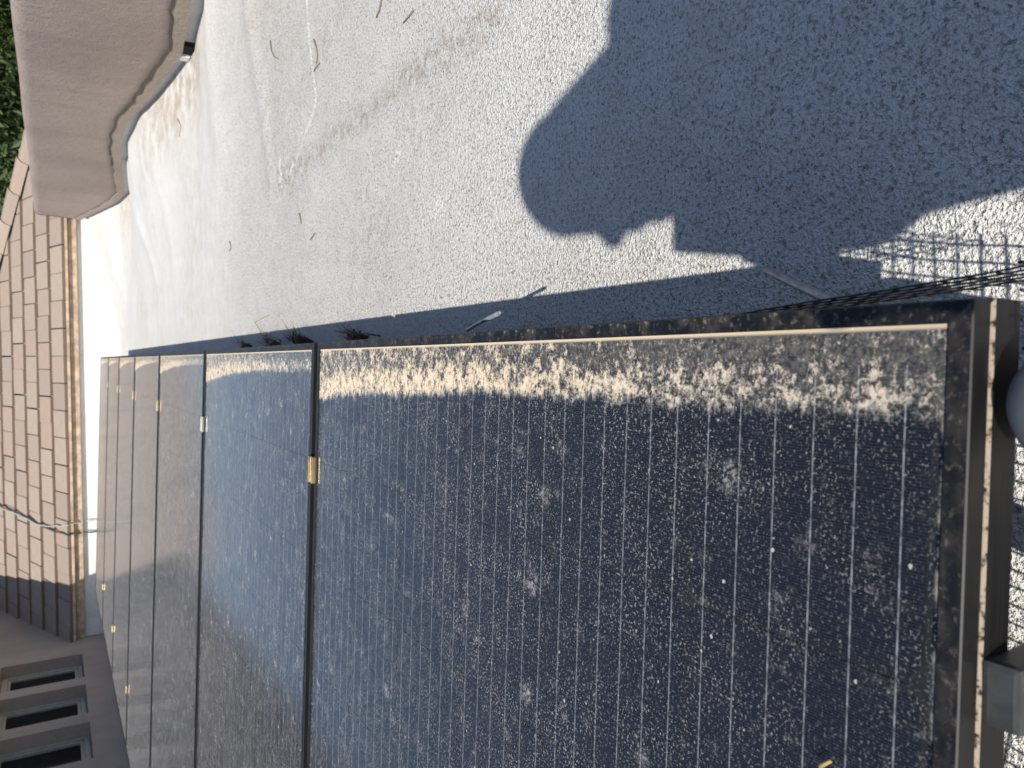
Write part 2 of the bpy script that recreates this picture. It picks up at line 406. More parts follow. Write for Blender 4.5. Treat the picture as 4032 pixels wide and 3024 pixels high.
deck = tag(link('roof_deck', me, M_DECK), kind='structure')
# body of the house under the deck
b = bmesh.new(); box(b, -7.5, 1.55, -4.0, 15.5, -3.4, -.08)
tag(obj('building', b, M_STUCCO), kind='structure')

# raised seams and beads in the coating (they belong to the deck)
M_COAT = plain('thick_coating', (.80, .79, .76), .6, 0, .04, 60, .0012)
def bead(pts, r, flat=.5, n=10, name='coating_bead', mat=None):
    P = []
    for (x, y) in pts: P.append(Vector((x, y, deck_z(x, y))))
    Q = []
    for i in range(len(P) - 1):
        for q in range(5): Q.append(P[i].lerp(P[i + 1], q / 5))
    Q.append(P[-1]); bm = bmesh.new()
    for i, p in enumerate(Q): p += Vector((random.uniform(-1, 1), random.uniform(-1, 1), 0)) * r * .18
    tube(bm, Q, r, n, r * .75)
    for v in bm.verts:
        v.co.z = deck_z(v.co.x, v.co.y) + (v.co.z - deck_z(v.co.x, v.co.y)) * flat
    return obj(name, bm, mat or M_DECK, deck, True)
bead([(.93, 1.82), (.795, 1.794), (.70, 1.765), (.63, 1.74), (.605, 1.758), (.555, 1.84), (.51, 1.93)], .011, .2, name='coating_ridge')
bead([(.51, 1.93), (.485, 1.985)], .006, .7)
bead([(.485, 2.09), (.505, 2.06), (.525, 2.075), (.55, 2.06)], .005, .7)
bead([(.475, 1.86), (.468, 1.90), (.478, 1.94), (.46, 1.965)], .0035, .8)
bead([(.383, 1.204), (.3795, 1.214), (.352, 1.232), (.345, 1.228)], .0015, .8)
bead([(.3835, 1.204), (.376, 1.201), (.349, 1.216)], .0015, .8)
bead([(.259, 1.030), (.241, 1.018), (.2195, 1.058)], .0012, .8)
bead([(.259, 1.030), (.240, 1.047), (.233, 1.052)], .0012, .8)
for x, y in ((.70, 1.62), (.59, 1.30), (.41, 1.35), (.62, 1.16), (.3, 1.55)):
    bead([(x, y), (x + .008, y + .004)], .003, .5)

# white curb at the end of the deck
b = bmesh.new(); box(b, SIDE_X + .002, WALL_X + .6, CURB_Y, CURB_Y + .22, -.05, .345, .012)
tag(obj('curb_wall', b, M_WHITE), 'low white coated curb wall under the tiled eave', 'wall')

# stucco parapet on the right
par = tag(empty('parapet_wall', (WALL_X, 3, 0)), 'tan stucco parapet with rounded top along the right of the roof', 'wall')
def loft_y(ys_, sec):
    bm = bmesh.new(); rings = []
    for y in ys_:
        rings.append([bm.verts.new((x - WALL_X, y - 3, z)) for x, z in sec(y)])
    for A, B in zip(rings, rings[1:]):
        for i in range(len(A)): bm.faces.new((A[i], A[(i + 1) % len(A)], B[(i + 1) % len(B)], B[i]))
    bm.faces.new(rings[0]); bm.faces.new(rings[-1][::-1]); bmesh.ops.recalc_face_normals(bm, faces=bm.faces)
    return bm
def base_z(y): return max(interp(PROF, y), -.02) + .055
def sec_face(y):
    wv = .006 * noise.noise(Vector((y * 1.3, 0, 0))); top = .69 + .008 * noise.noise(Vector((y * .9, 3, 0)))
    z0 = base_z(y); x0 = WALL_X - .012 + wv
    p = [(WALL_X + .26, z0), (x0, z0), (x0, z0 + .1), (x0 + .004, z0 + (top - .05 - z0) * .6), (x0 + .006, top - .055)]
    for q in range(1, 7):
        a = R(180 - 90 * q / 6); p.append((x0 + .061 + .055 * math.cos(a), top - .055 + .055 * math.sin(a)))
    p += [(WALL_X + .2, top - .004), (WALL_X + .25, top - .03), (WALL_X + .26, top - .1)]
    return p
YS = [-4 + .25 * i for i in range(24)] + [2 + .06 * i for i in range(109)]
YS = sorted([y for y in YS if y <= 8.45] + [y for y, _ in PROF if 2 < y < 8.4])
YS = [y for i, y in enumerate(YS) if i == 0 or y - YS[i - 1] > .012]
obj('stucco_face', loft_y(YS, sec_face), M_STUCCO, par, True)
def sec_base(y):
    z1 = base_z(y) + .01; return [(WALL_X + .25, -3.4), (WALL_X + .016, -.1), (WALL_X + .016, z1), (WALL_X + .25, z1)]
obj('membrane_upturn', loft_y(YS, sec_base), M_WHITE, par)
def sec_stop(y):                                  # stucco stop along the bottom with a cracked edge above it
    z0 = base_z(y); x0 = WALL_X - .019 + .003 * noise.noise(Vector((y * 9, 5, 0)))
    t_ = z0 + .050 + .018 * noise.noise(Vector((y * 5, 7, 1))) + .012 * noise.noise(Vector((y * 19, 7, 1)))
    return [(WALL_X, z0 - .004), (x0, z0 - .004), (x0 + .001, t_ - .004), (x0 + .004, t_), (WALL_X, t_ + .001)]
obj('stucco_stop', loft_y(YS, sec_stop), mat_stucco('patched_stucco', (.43, .35, .28), (.37, .30, .24)), par)
def sec_crack(y):
    z0 = base_z(y); t_ = z0 + .050 + .018 * noise.noise(Vector((y * 5, 7, 1))) + .012 * noise.noise(Vector((y * 19, 7, 1)))
    g_ = .004 + .016 * max(0, noise.noise(Vector((y * 6.7, 2, 8)))) + .008 * max(0, noise.noise(Vector((y * 31, 2, 8)))) ; x0 = WALL_X - .0195
    return [(x0 + .01, t_ - .001), (x0, t_ - .001), (x0 + .003, t_ + g_), (x0 + .012, t_ + g_)]
obj('crack', loft_y([y for y in YS if 2.6 < y < 6.0], sec_crack), plain('crack_dirt', (.10, .078, .06), .95), par)
b = bmesh.new(); box(b, -.004, .06, .50, .60, -.005, .085); obj('scupper', b, M_DARK, par)
b = bmesh.new(); box(b, -.016, .015, .602, .66, .01, .082, .004); obj('scupper_flange', b, M_WHITE, par)

# house wall with deep-set windows on the left
hw = tag(empty('window_wall', (SIDE_X, 7, 0)), 'shaded grey-tan stucco wall with a row of small deep-set windows', 'wall')
WT = 1.47
WIN = [(7.73 - .795 * i) for i in range(6)]          # centres along Y
OW, Z0, Z1 = .31, .385, 1.02                       # half width, sill and head of the openings
def quadwall():
    bm = bmesh.new(); edges = [10.9 - 7]
    y_hi = 10.9
    for c in WIN:
        box(bm, -.20, 0, c + OW - 7, y_hi - 7, -.1, WT); y_hi = c - OW
        box(bm, -.20, -.0005, c - OW - 7, c + OW - 7, -.1, Z0 - .002); box(bm, -.20, -.0005, c - OW - 7, c + OW - 7, Z1 + .002, WT - .001)
    box(bm, -.20, 0, -4 - 7, y_hi - 7, -.1, WT)
    return bm
obj('wall_face', quadwall(), M_WALL, hw)
b = bmesh.new(); box(b, -4.6, -.21, -11, 3.9, -.1, WT + .02); obj('wall_core', b, M_WALL, hw)
b = bmesh.new(); box(b, -4.7, .27, -11.05, 3.95, WT + .021, WT + .11, .01); obj('eave', b, M_STUCCO, hw)
b = bmesh.new(); box(b, .0005, .055, -11, CURB_Y - 7.002, -.05, .17, .012); obj('wall_base_curb', b, M_WALL, hw)
for c in WIN:
    f = bmesh.new()
    for (a0, a1, z0, z1) in ((-OW, -OW + .03, Z0, Z1), (OW - .03, OW, Z0, Z1), (-OW + .03, OW - .03, Z0, Z0 + .04), (-OW + .03, OW - .03, Z1 - .05, Z1)):
        box(f, -.03, .02, a0 + .001, a1 - .001, z0 + .001, z1 - .001, .006)
    wn = obj('window', f, M_WFRAME, hw); wn.location = (-.125, c - 7, 0)
    f = bmesh.new()
    for (a0, a1, z0, z1) in ((-OW + .03, -OW + .055, Z0 + .04, Z1 - .05), (OW - .055, OW - .03, Z0 + .04, Z1 - .05), (-OW + .055, OW - .055, Z0 + .04, Z0 + .064), (-OW + .055, OW - .055, Z1 - .073, Z1 - .05)):
        box(f, -.028, .006, a0, a1, z0, z1, .003)
    obj('sash', f, M_WFRAME, wn)
    f = bmesh.new(); box(f, -.02, -.014, -OW + .05, OW - .05, Z0 + .06, Z1 - .07); obj('pane', f, M_PANE, wn)

# tiled roof beyond the curb
TH = R(23); EX, TW = .30, .268; EAVE_Y, EAVE_Z = 8.46, .425
HIP0 = Vector((2.85, EAVE_Y)); HIPD = Vector((-1, .75)).normalized()
house = tag(empty('tiled_roof', (0, EAVE_Y, EAVE_Z)), 'tan concrete tile hip roof rising behind the white curb', 'roof')
def on_roof(x, s, up=0):          # s metres up the slope
    return Vector((x, s * math.cos(TH) - up * math.sin(TH), s * math.sin(TH) + up * math.cos(TH)))
tm = bpy.data.meshes.new('roof_tile'); b = bmesh.new()
box(b, -TW / 2 + .0035, TW / 2 - .0035, -.02, EX + .055, 0, .033, .006); b.to_mesh(tm); b.free(); tm.materials.append(M_TILE)
tilt = TH - R(5.0)
rest = bmesh.new(); cnt = 0
RM = Matrix.Rotation(tilt, 4, 'X')
for r_ in range(0, 15):
    for c_ in range(-26, 14):
        x = .289 + TW / 2 + (c_ + (.5 if r_ % 2 else 0)) * TW + random.uniform(-.004, .004)
        s = r_ * EX; p = on_roof(x, s, .028)
        hip_x = HIP0.x + HIPD.x / HIPD.y * (p.y)       # at this y the hip has this x
        if x > hip_x - .02 or x < SIDE_X - .1 and r_ < 8 or x < -6: continue
        M = Matrix.Translation(p + Vector((0, 0, random.uniform(-.004, .004)))) @ RM @ Matrix.Rotation(random.uniform(-.008, .008), 4, 'Y') @ Matrix.Rotation(random.uniform(-.006, .006), 4, 'Z')
        vis = r_ <= 7 and -2.95 < x < 1.9
        if vis and cnt < 230:
            o = link('roof_tile', tm, None, house); o.matrix_local = M; cnt += 1
        else:
            q = bmesh.new(); q.from_mesh(tm); q.transform(M); mt = bpy.data.meshes.new('t'); q.to_mesh(mt); q.free(); rest.from_mesh(mt); bpy.data.meshes.remove(mt)
tag(obj('upper_tiles', rest, M_TILE, house), kind='stuff')
# underlay slab, back slope
b = bmesh.new()
L_ = 15 * EX + .1; hx = lambda y: HIP0.x + HIPD.x / HIPD.y * y
y1 = L_ * math.cos(TH); z1 = L_ * math.sin(TH)
vv = [b.verts.new(q) for q in ((-6, 0, -.01), (HIP0.x, 0, -.01), (hx(y1), y1, z1 - .01), (-6, y1, z1 - .01), (HIP0.x, y1 * 2, -.01), (-6, y1 * 2, -.01))]
b.faces.new(vv[0:4]); b.faces.new((vv[3], vv[2], vv[4], vv[5])); b.faces.new((vv[1], vv[4], vv[2])); b.faces.new((vv[0], vv[5], vv[4], vv[1])); b.faces.new((vv[0], vv[3], vv[5]))
bmesh.ops.recalc_face_normals(b, faces=b.faces)
obj('roof_underlay', b, plain('roofing_felt', (.045, .042, .04), .95), house)
b = bmesh.new(); box(b, SIDE_X + .003, 2.4, .012, .04, -.082, .018, .004); obj('fascia', b, M_FASCIA, house)
b = bmesh.new(); box(b, SIDE_X + .003, 2.4, -.03, .01, -.005, .022, .004); obj('drip_edge', b, M_FASCIA, house)
cap = bpy.data.meshes.new('hip_tile'); b = bmesh.new()
sec = [(-.12, -.03), (-.10, .03), (-.045, .066), (0, .075), (.045, .066), (.10, .03), (.12, -.03)]
A = [b.verts.new((u_, 0, v_)) for u_, v_ in sec]; B = [b.verts.new((u_ * .88, .43, v_ * .9 - .035)) for u_, v_ in sec]
for i in range(6): b.faces.new((A[i], A[i + 1], B[i + 1], B[i]))
b.faces.new(A[::-1]); b.faces.new(B); bmesh.ops.recalc_face_normals(b, faces=b.faces); b.to_mesh(cap); b.free(); cap.materials.append(M_TILE)
hd = Vector((HIPD.x, HIPD.y, HIPD.y * math.tan(TH))).normalized()
for i in range(14):
    o = link('hip_tile', cap, None, house)
    o.matrix_local = Matrix.Translation(Vector((HIP0.x, 0, .075)) + hd * (i * .36)) @ hd.to_track_quat('Y', 'Z').to_matrix().to_4x4() @ Matrix.Rotation(R(3), 4, 'X')

# trees beyond the parapet
def leaf_mat(name, c1, c2, c3):
    k = N(name); rnd = k.n('Attribute', attribute_name='tone').outputs['Fac']
    col = k.mix(k.smooth(rnd, 0, .55), c1, c2); col = k.mix(k.smooth(rnd, .6, 1), col, c3)
    k.set(Base_Color=col, Roughness=.55)
    try: k.p.inputs['Transmission Weight'].default_value = 0
    except Exception: pass
    tr = k.n('BsdfTranslucent'); k.l(col, tr.inputs[0]); mx = k.n('MixShader', i={0: .25})
    k.l(k.p.outputs[0], mx.inputs[1]); k.l(tr.outputs[0], mx.inputs[2]); k.l(mx.outputs[0], k.out.inputs[0])
    return k.m
M_LEAF = leaf_mat('tree_leaf', (.055, .095, .028), (.085, .13, .04), (.15, .19, .07))
M_BARK = plain('bark', (.10, .075, .055), .95, 0, .3, 9, .01)
def tree(x, y, ht, rad, label, seed, n=15000, ls=.21):
    rg = random.Random(seed)
    t = tag(empty('tree', (x, y, -3.4)), label, 'tree', 'trees beyond the parapet')
    bm = bmesh.new(); tube(bm, [(0, 0, 0), (.1, .05, ht * .3), (.0, .1, ht * .62)], .24, 9, .10)
    obj('trunk', bm, M_BARK, t, True)
    blobs = []
    for i in range(54):
        a = rg.uniform(0, 6.283); zz = rg.uniform(.30, .97) * ht; rr = rad * math.sqrt(max(.08, 1 - ((zz / ht - .6) / .45) ** 2)) * rg.uniform(.25, .85)
        blobs.append((Vector((rr * math.cos(a), rr * math.sin(a), zz)), rad * rg.uniform(.25, .42)))
    bm = bmesh.new()
    for c_, r_ in blobs[:9]: tube(bm, [(0, .08, ht * .45), c_ * .55 + Vector((0, 0, ht * .22)), c_], .06, 6, .015)
    obj('limbs', bm, M_BARK, t)
    V, Fc, T = [], [], []
    for i in range(n):
        c_, r_ = blobs[rg.randrange(len(blobs))]
        d = Vector((rg.gauss(0, 1), rg.gauss(0, 1), rg.gauss(0, 1))).normalized() * r_ * rg.uniform(.45, 1.05) ** .6
        p = c_ + d; nrm = (d.normalized() + Vector((rg.gauss(0, .6), rg.gauss(0, .6), rg.gauss(0, .6) + .4))).normalized()
        a = nrm.orthogonal().normalized(); a = Matrix.Rotation(rg.uniform(0, 6.28), 3, nrm) @ a; b_ = nrm.cross(a)
        l_ = ls * rg.uniform(.6, 1.3); w_ = l_ * .42; i0 = len(V)
        V += [p - a * l_ * .5, p + b_ * w_ * .5 + nrm * .01, p + a * l_ * .5, p - b_ * w_ * .5 + nrm * .01]; Fc.append((i0, i0 + 1, i0 + 2, i0 + 3)); q = rg.random(); T += [q] * 4
    me = bpy.data.meshes.new('crown'); me.from_pydata(V, [], Fc); at = me.attributes.new('tone', 'FLOAT', 'POINT')
    for i, q in enumerate(T): at.data[i].value = q
    link('crown', me, M_LEAF, t)
tree(4.6, 17.5, 7.6, 2.9, 'green leafy tree just past the tiled hip, behind the parapet', 1)
tree(8.2, 15.5, 7.2, 3.1, 'broad green tree behind the parapet, nearest the picture edge', 2)
tree(7.0, 22.0, 8.6, 3.6, 'taller green tree seen between the two nearer trees behind the parapet', 3)

# ------------------------------------------------------------------ solar panels
PP, PW, PL, PZ = 1.012, .992, 1.96, .225
TAU = .0387
LIP = .011
# closed profile of the frame: (distance inward from the outer face, height)
FP = [(.0008, 0), (LIP, 0), (LIP, -.0042), (.0085, -.0065), (.0085, -.034), (.022, -.0355), (.022, -.038), (-.0012, -.038), (-.0012, -.0165), (.0025, -.0163), (.0025, -.0145), (0, -.0142), (0, -.0008)]
FLOW = [(.0008, 0), (LIP, 0), (LIP, -.0042), (.0085, -.0065), (.0085, -.034), (.022, -.0355), (.022, -.038), (0, -.038), (0, -.0225), (.004, -.0222), (.004, -.0168), (0, -.0165), (0, -.0008)]
def rail(side):
    bm = bmesh.new(); A, B = [], []
    for i_, z in (FLOW if side == 'low' else FP):
        if side == 'low': a, b_ = (-i_, i_, z), (-i_, PW - i_, z)
        elif side == 'high': a, b_ = (-PL + i_, i_, z), (-PL + i_, PW - i_, z)
        elif side == 'near': a, b_ = (-i_, i_, z), (-PL + i_, i_, z)
        else: a, b_ = (-i_, PW - i_, z), (-PL + i_, PW - i_, z)
        A.append(bm.verts.new(a)); B.append(bm.verts.new(b_))
    n = len(A)
    for i in range(n): bm.faces.new((A[i], A[(i + 1) % n], B[(i + 1) % n], B[i]))
    bm.faces.new(A); bm.faces.new(B[::-1]); bmesh.ops.recalc_face_normals(bm, faces=bm.faces)
    me = bpy.data.meshes.new('frame_rail'); bm.to_mesh(me); bm.free(); me.materials.append(M_FRAME)
    return me
RAILS = [rail(s) for s in ('low', 'high', 'near', 'far')]
CELL, CG = .15675, .0024
cm = bpy.data.meshes.new('cell'); b = bmesh.new(); h_ = CELL / 2; ch = .0085
ring = [(-h_ + ch, -h_), (h_ - ch, -h_), (h_, -h_ + ch), (h_, h_ - ch), (h_ - ch, h_), (-h_ + ch, h_), (-h_, h_ - ch), (-h_, -h_ + ch)]
lo = [b.verts.new((x, y, -.0002)) for x, y in ring]; hi = [b.verts.new((x, y, 0)) for x, y in ring]
b.faces.new(hi); b.faces.new(lo[::-1])
for i in range(8): b.faces.new((lo[i], lo[(i + 1) % 8], hi[(i + 1) % 8], hi[i]))
b.to_mesh(cm); b.free(); cm.materials.append(M_CELL)
CX0 = -(PL - 12 * CELL - 11 * CG) / 2; CY0 = (PW - 6 * CELL - 5 * CG) / 2
rbm = bpy.data.meshes.new('busbar'); b = bmesh.new(); box(b, -(12 * CELL + 11 * CG) + .004, -.004, -.00045, .00045, 0, .00022); b.to_mesh(rbm); b.free(); rbm.materials.append(M_BUS)
def slab(name, z0, z1, mat, inset):
    bm = bmesh.new(); box(bm, -PL + inset, -inset, inset, PW - inset, z0, z1); me = bpy.data.meshes.new(name); bm.to_mesh(me); bm.free(); me.materials.append(mat); return me
BACKM = slab('backsheet', -.0058, -.0050, M_BACK, .0086)
def glass_mesh(mat):
    me = bpy.data.meshes.new('glass'); i = .0087
    me.from_pydata([(-PL + i, i, -.0016), (-i, i, -.0016), (-i, PW - i, -.0016), (-PL + i, PW - i, -.0016)], [], [(0, 1, 2, 3)])
    me.materials.append(mat); return me
ORD = ['nearest dusty solar panel, its muddy low corner and busbar lines filling the foreground',
       'second solar panel from the camera, blue sky sheen across its dusty glass',
       'third solar panel from the camera, between the silver clip and the next dark seam',
       'fourth solar panel from the camera in the receding row',
       'fifth solar panel from the camera in the receding row',
       'sixth solar panel from the camera, second from the far end of the row',
       'farthest solar panel, last in the row before the white curb']
BAND = [(.054, .034, .02), (.044, .044, .012), (.038, .04, .01), (.036, .045, .01), (.034, .045, .01), (.04, .03, .01), (.04, .03, .01)]
# interlock clip over the seam: two ribbed jaws and a bolt head
ib = bmesh.new(); box(ib, -.021, .021, -.0115, -.0015, -.006, .0042, .001); box(ib, -.021, .021, .0025, .0115, -.006, .0058, .001); box(ib, -.019, .019, -.002, .003, -.012, .0015)
clipm = bpy.data.meshes.new('interlock_clip'); ib.to_mesh(clipm); ib.free(); clipm.materials.append(M_BRASS)
clips = clipm.copy(); clips.materials.clear(); clips.materials.append(M_ALU)
for k_ in range(7):
    p = tag(empty('solar_panel', (0, .01 + k_ * PP, PZ)), ORD[k_], 'solar panel', 'solar panels in the row')
    p.rotation_euler = (0, TAU, 0)
    for me in RAILS: link('frame_rail', me, None, p)
    lam = link('laminate', BACKM, None, p)
    link('glass', glass_mesh(mat_glass(k_ + 1, *BAND[k_])), None, p)
    if k_ < 4:
        for i in range(12):
            for j in range(6):
                o = link('cell', cm, None, lam); o.location = (CX0 - CELL / 2 - i * (CELL + CG), CY0 + CELL / 2 + j * (CELL + CG), -.0040)
        for j in range(6):
            for q in range(6):
                o = link('busbar', rbm, None, lam); o.location = (CX0, CY0 + j * (CELL + CG) + CELL * (q + .5) / 6, -.0039)
    else:
        link('cell_sheet', slab('cell_sheet', -.0046, -.0040, M_CELL, .014), None, lam)
    if k_ < 6:
        for u_ in (.199, 1.665):
            o = link('interlock_clip', clips if k_ == 1 and u_ < 1 else clipm, None, p); o.location = (-u_, PW + .010, .0005)

# support feet under the row, mostly hidden; the nearest shows at the front edge
def foot(u, y, label, front=False):
    x = -u * math.cos(TAU); z = PZ + u * math.sin(TAU) - .038
    f = tag(empty('mounting_foot', (x, y, 0)), label, 'mounting foot', 'panel mounting feet')
    bm = bmesh.new(); box(bm, -.0155, .0155, -.0185, -.0003, z - .05, z + .0222, .0035); obj('clamp_head', bm, M_FOOT, f, False)
    bm = bmesh.new(); box(bm, -.0165, .0165, -.060, -.019, z - .045, z - .012, .003); box(bm, -.014, .014, -.058, -.030, .012, z - .046, .004); obj('stand', bm, M_FOOT, f)
    bm = bmesh.new(); box(bm, -.05, .05, -.11, -.01, .001, .012, .003); obj('base_plate', bm, M_FOOT, f)
    bm = bmesh.new(); lathe(bm, [(.0075, 0), (.0085, .001), (.0085, .006), (.006, .007)], 6, (0, -.043, z - .0118)); obj('bolt', bm, M_ALU, f)
foot(.181, .01, 'grey metal mounting foot clamped to the front edge of the nearest panel')

# wire mesh guard round the open underside
mg = tag(empty('mesh_guard', (0, 0, 0)), 'black welded wire mesh guard round the underside of the nearest panel', 'wire mesh')
WR, GS = .00095, .0127
wires = 0
def wire(pts, r=WR):
    bm = bmesh.new(); tube(bm, pts, r, 5); obj('wire', bm, M_WIRE, mg, True)
rw = random.Random(5)
def front_pt(x, t):       # t metres down the sheet from its top edge; front sheet leans out towards the roof
    zt = .206 + .006 * math.sin(x * 9) - x * .04
    y0 = -.0035 + .004 * math.sin(x * 13 + 1)
    if t < .02: return Vector((x, y0 - .002 * (t / .02), zt - t))
    q = t - .02; return Vector((x, y0 - .002 - q * .42, zt - .02 - q * .907))
TOP = 16
for i in range(0, 52):
    x = .016 - i * GS; wire([front_pt(x + rw.uniform(-.0006, .0006), q * .02) + Vector((0, rw.uniform(-.0005, .0005), 0)) for q in range(0, 11)])
for j in range(0, TOP):
    wire([front_pt(.024 - q * .05, .004 + j * GS) - Vector((0, .0012, 0)) for q in range(0, 14)])
SIDE = [(-.05, .0185), (.01, .0122), (.07, .0075), (.15, .0036), (.24, -.004), (.7, -.006)]
def side_pt(y, t):        # sheet along the low edge: under the frame, springing outwards at the front corner
    op = sstep(.24, .06, y)
    return Vector((interp(SIDE, y) + t * .012, y, .186 + .016 * op - t))
for i in range(0, 46):
    y = -.028 + i * GS; wire([side_pt(y + rw.uniform(-.0005, .0005), -.005 + q * .0088) for q in range(0, 8)], .00055)
for j in range(0, 5):
    y1_ = .56; wire([side_pt(-.03 + (y1_ + .03) * q / 12, .0 + j * GS) + Vector((.0011, 0, 0)) for q in range(0, 13)], .00058)

# capped pipe just in front of the array
pc = pix(4205, 1608, .224)
pp = tag(empty('capped_pipe', (pc.x, pc.y, 0)), 'short grey plastic pipe with a domed cap in front of the nearest panel', 'pipe')
b = bmesh.new(); lathe(b, [(.0245, 0), (.0245, .19)], 32); obj('pipe', b, M_GREYP, pp, True)
b = bmesh.new(); lathe(b, [(.0268, .178), (.0278, .180), (.0278, .210), (.0268, .218), (.023, .224), (.013, .228), (.004, .2295)], 36); obj('cap', b, M_GREYP, pp, True)

# loose rods that stick out from under the low edge
def rod(a, b_, r, label):
    a, b_ = Vector(a), Vector(b_); t = tag(empty('rod', a), label, 'rod')
    bm = bmesh.new(); tube(bm, [Vector((0, 0, 0)), (b_ - a) * .5 + Vector((0, 0, .002)), b_ - a], r, 10); obj('rod_shaft', bm, M_ROD, t, True)
    bm = bmesh.new(); d = (b_ - a).normalized(); capsule(bm, b_ - a - d * .001, b_ - a + d * .001, r * 1.03, r * .9, 10, 4); obj('tip', bm, M_ROD, t, True)
a1 = pix(3475, 1163, .165); rod(a1 + Vector((-.03, -.03, .004)), pix(3022, 1066, .10), .0034, 'thin grey rod in the panel shadow beside the mesh corner')
a2 = pix(1840, 1300, .10); rod(a2, pix(1968, 1232, .18), .0024, 'thin pale rod with a sunlit tip beside the low panel edge')

# dead weeds that grow from under the panels
def weed(x, y, ht, n, spread, label, seed):
    rg = random.Random(seed); t = tag(empty('dry_weed', (x, y, deck_z(x, y))), label, 'weed', 'dead weeds along the low panel edge')
    bm = bmesh.new()
    for i in range(n):
        a = rg.uniform(0, 6.28); l_ = ht * rg.uniform(.35, 1.05); s_ = spread * rg.uniform(.1, 1)
        e = Vector((math.cos(a) * s_ + l_ * .42, math.sin(a) * s_, l_)); c_ = Vector((math.cos(a + 1) * s_ * .4 + l_ * .2, math.sin(a + 1) * s_ * .4, l_ * .6))
        st = Vector((rg.uniform(-.012, .012), rg.uniform(-.02, .02), 0))
        pts = [st, st + c_ * .55, st + c_ * .6 + e * .3, st + e + Vector((math.cos(a) * s_ * .3, math.sin(a) * s_ * .3, -l_ * .12))]
        tube(bm, pts, .0009, 4, .0003)
    obj('stems', bm, M_WEED, t)
    bm = bmesh.new()
    for i in range(n):
        zz = rg.uniform(0, ht * .6); c_ = Vector((rg.gauss(0, spread * .3) + zz * .4, rg.gauss(0, spread * .4), zz)); d = Vector((rg.gauss(0, 1), rg.gauss(0, 1), rg.gauss(0, .6))).normalized() * .009
        q = d.orthogonal().normalized() * .0022
        bm.faces.new([bm.verts.new(v) for v in (c_ - d, c_ + q, c_ + d, c_ - q)])
    obj('leaf_litter', bm, M_WEED, t)
weed(.012, 2.50, .065, 26, .022, 'smallest dead weed tuft, farthest along the low panel edge', 11)
weed(.012, 2.12, .075, 36, .026, 'dead weed tuft with an arching stem beyond the first panel seam', 12)
weed(.010, 1.80, .085, 70, .028, 'thickest dark dead weed tuft at the low edge of the second panel', 13)
weed(.012, 1.40, .065, 44, .018, 'dark dead weed tuft at the low edge of the nearest panel', 14)
t = tag(empty('dry_weed', (.022, 1.315, 0)), 'single upright dry stem at the panel edge near the notch of light', 'weed', 'dead weeds along the low panel edge')
b = bmesh.new(); tube(b, [(0, 0, 0), (.004, .006, .03), (.002, .0, .06), (.008, -.01, .10)], .0018, 5, .0009); obj('stalk', b, M_WEED, t)
t = tag(empty('dry_weed', (.03, 2.1, 0)), 'pale dry stem arching over the shadow line by the weeds', 'weed', 'dead weeds along the low panel edge')
b = bmesh.new(); tube(b, [(0, 0, 0), (.02, -.02, .06), (.05, -.04, .085), (.07, -.07, .05)], .0016, 5, .0007); obj('stalk', b, M_STRAW, t)

# straws lying on the roof
STR = [([(1067, 160), (1072, 200), (1082, 222), (1098, 232)], 'pale curved straw near the parapet, left of the raised seam'),
       ([(1236, 155), (1247, 190), (1250, 220), (1246, 250)], 'curved straw lying along the raised seam'),
       ([(1257, 249), (1247, 262), (1236, 280)], 'short straw crossing the raised seam'),
       ([(1506, -20), (1494, 40), (1481, 70)], 'straight brown straw at the picture edge above the head shadow'),
       ([(1626, 43), (1610, 65), (1588, 90)], 'dark short straw near the back of the head shadow'),
       ([(1240, 918), (1232, 930), (1222, 945)], 'lone short dark straw in the open white roof'),
       ([(906, 950), (910, 975), (903, 990)], 'tiny twig far out on the white roof'),
       ([(1180, 840), (1183, 860), (1186, 880)], 'tiny dark seed husk on the white roof'),
       ([(720, 470), (728, 500), (722, 540)], 'small dark twig at the foot of the parapet')]
for pts, lab in STR:
    P = [pix(x, y, .002) for x, y in pts]; P = [Vector((q.x, q.y, deck_z(q.x, q.y) + .0022)) for q in P]
    o_ = P[0].copy(); bm = bmesh.new(); tube(bm, [q - o_ for q in P], .0019, 5, .0012)
    o = obj('straw', bm, M_STRAW, None, True); o.location = o_; tag(o, lab, 'straw', 'straws on the roof')

P = [pix(x, y, .2375) for x, y in ((3228, 3018), (3248, 3008), (3272, 2996))]
bm = bmesh.new(); tube(bm, [q - P[0] for q in P], .0013, 6, .0009)
o = obj('straw', bm, plain('yellow_straw', (.55, .38, .14), .7), None, True); o.location = P[0]; tag(o, 'tiny yellow straw lying on the glass of the nearest panel', 'straw')

# cables that come down the tiles and over the curb
def cable(pts, r, mat, label, bands=()):
    P = [Vector(p) for p in pts]; o_ = P[0].copy(); t = tag(empty('cable', o_), label, 'cable')
    Q = []
    for i in range(len(P) - 1):
        for q in range(6):
            Q.append(P[i].lerp(P[i + 1], q / 6) - o_ + Vector((.006 * math.sin(i * 2.1 + q), 0, .002)))
    Q.append(P[-1] - o_); bm = bmesh.new(); tube(bm, Q, r, 6); obj('sheath', bm, mat, t, True)
    for s in bands:
        i = int(s * (len(Q) - 2)); bm = bmesh.new(); tube(bm, [Q[i], Q[i].lerp(Q[i + 1], .9)], r * 1.35, 8); obj('marker_tape', bm, M_RED, t, True)
def rp(x, s, up=.066): return on_roof(x, s, up) + Vector((0, EAVE_Y, EAVE_Z))
cable([rp(-1.50, 3.4), rp(-1.52, 2.2), rp(-1.60, 1.45), rp(-1.64, 1.0), rp(-1.69, .55), rp(-1.715, .2), rp(-1.72, -.05, .07), (-1.722, CURB_Y - .03, .34), (-1.73, CURB_Y - .05, .18), (-1.75, 8.2, .012), (-1.6, 7.3, .08)], .008, M_CABLE, 'dark cable with red tape running down the tiles to the panels', (.22, .53))
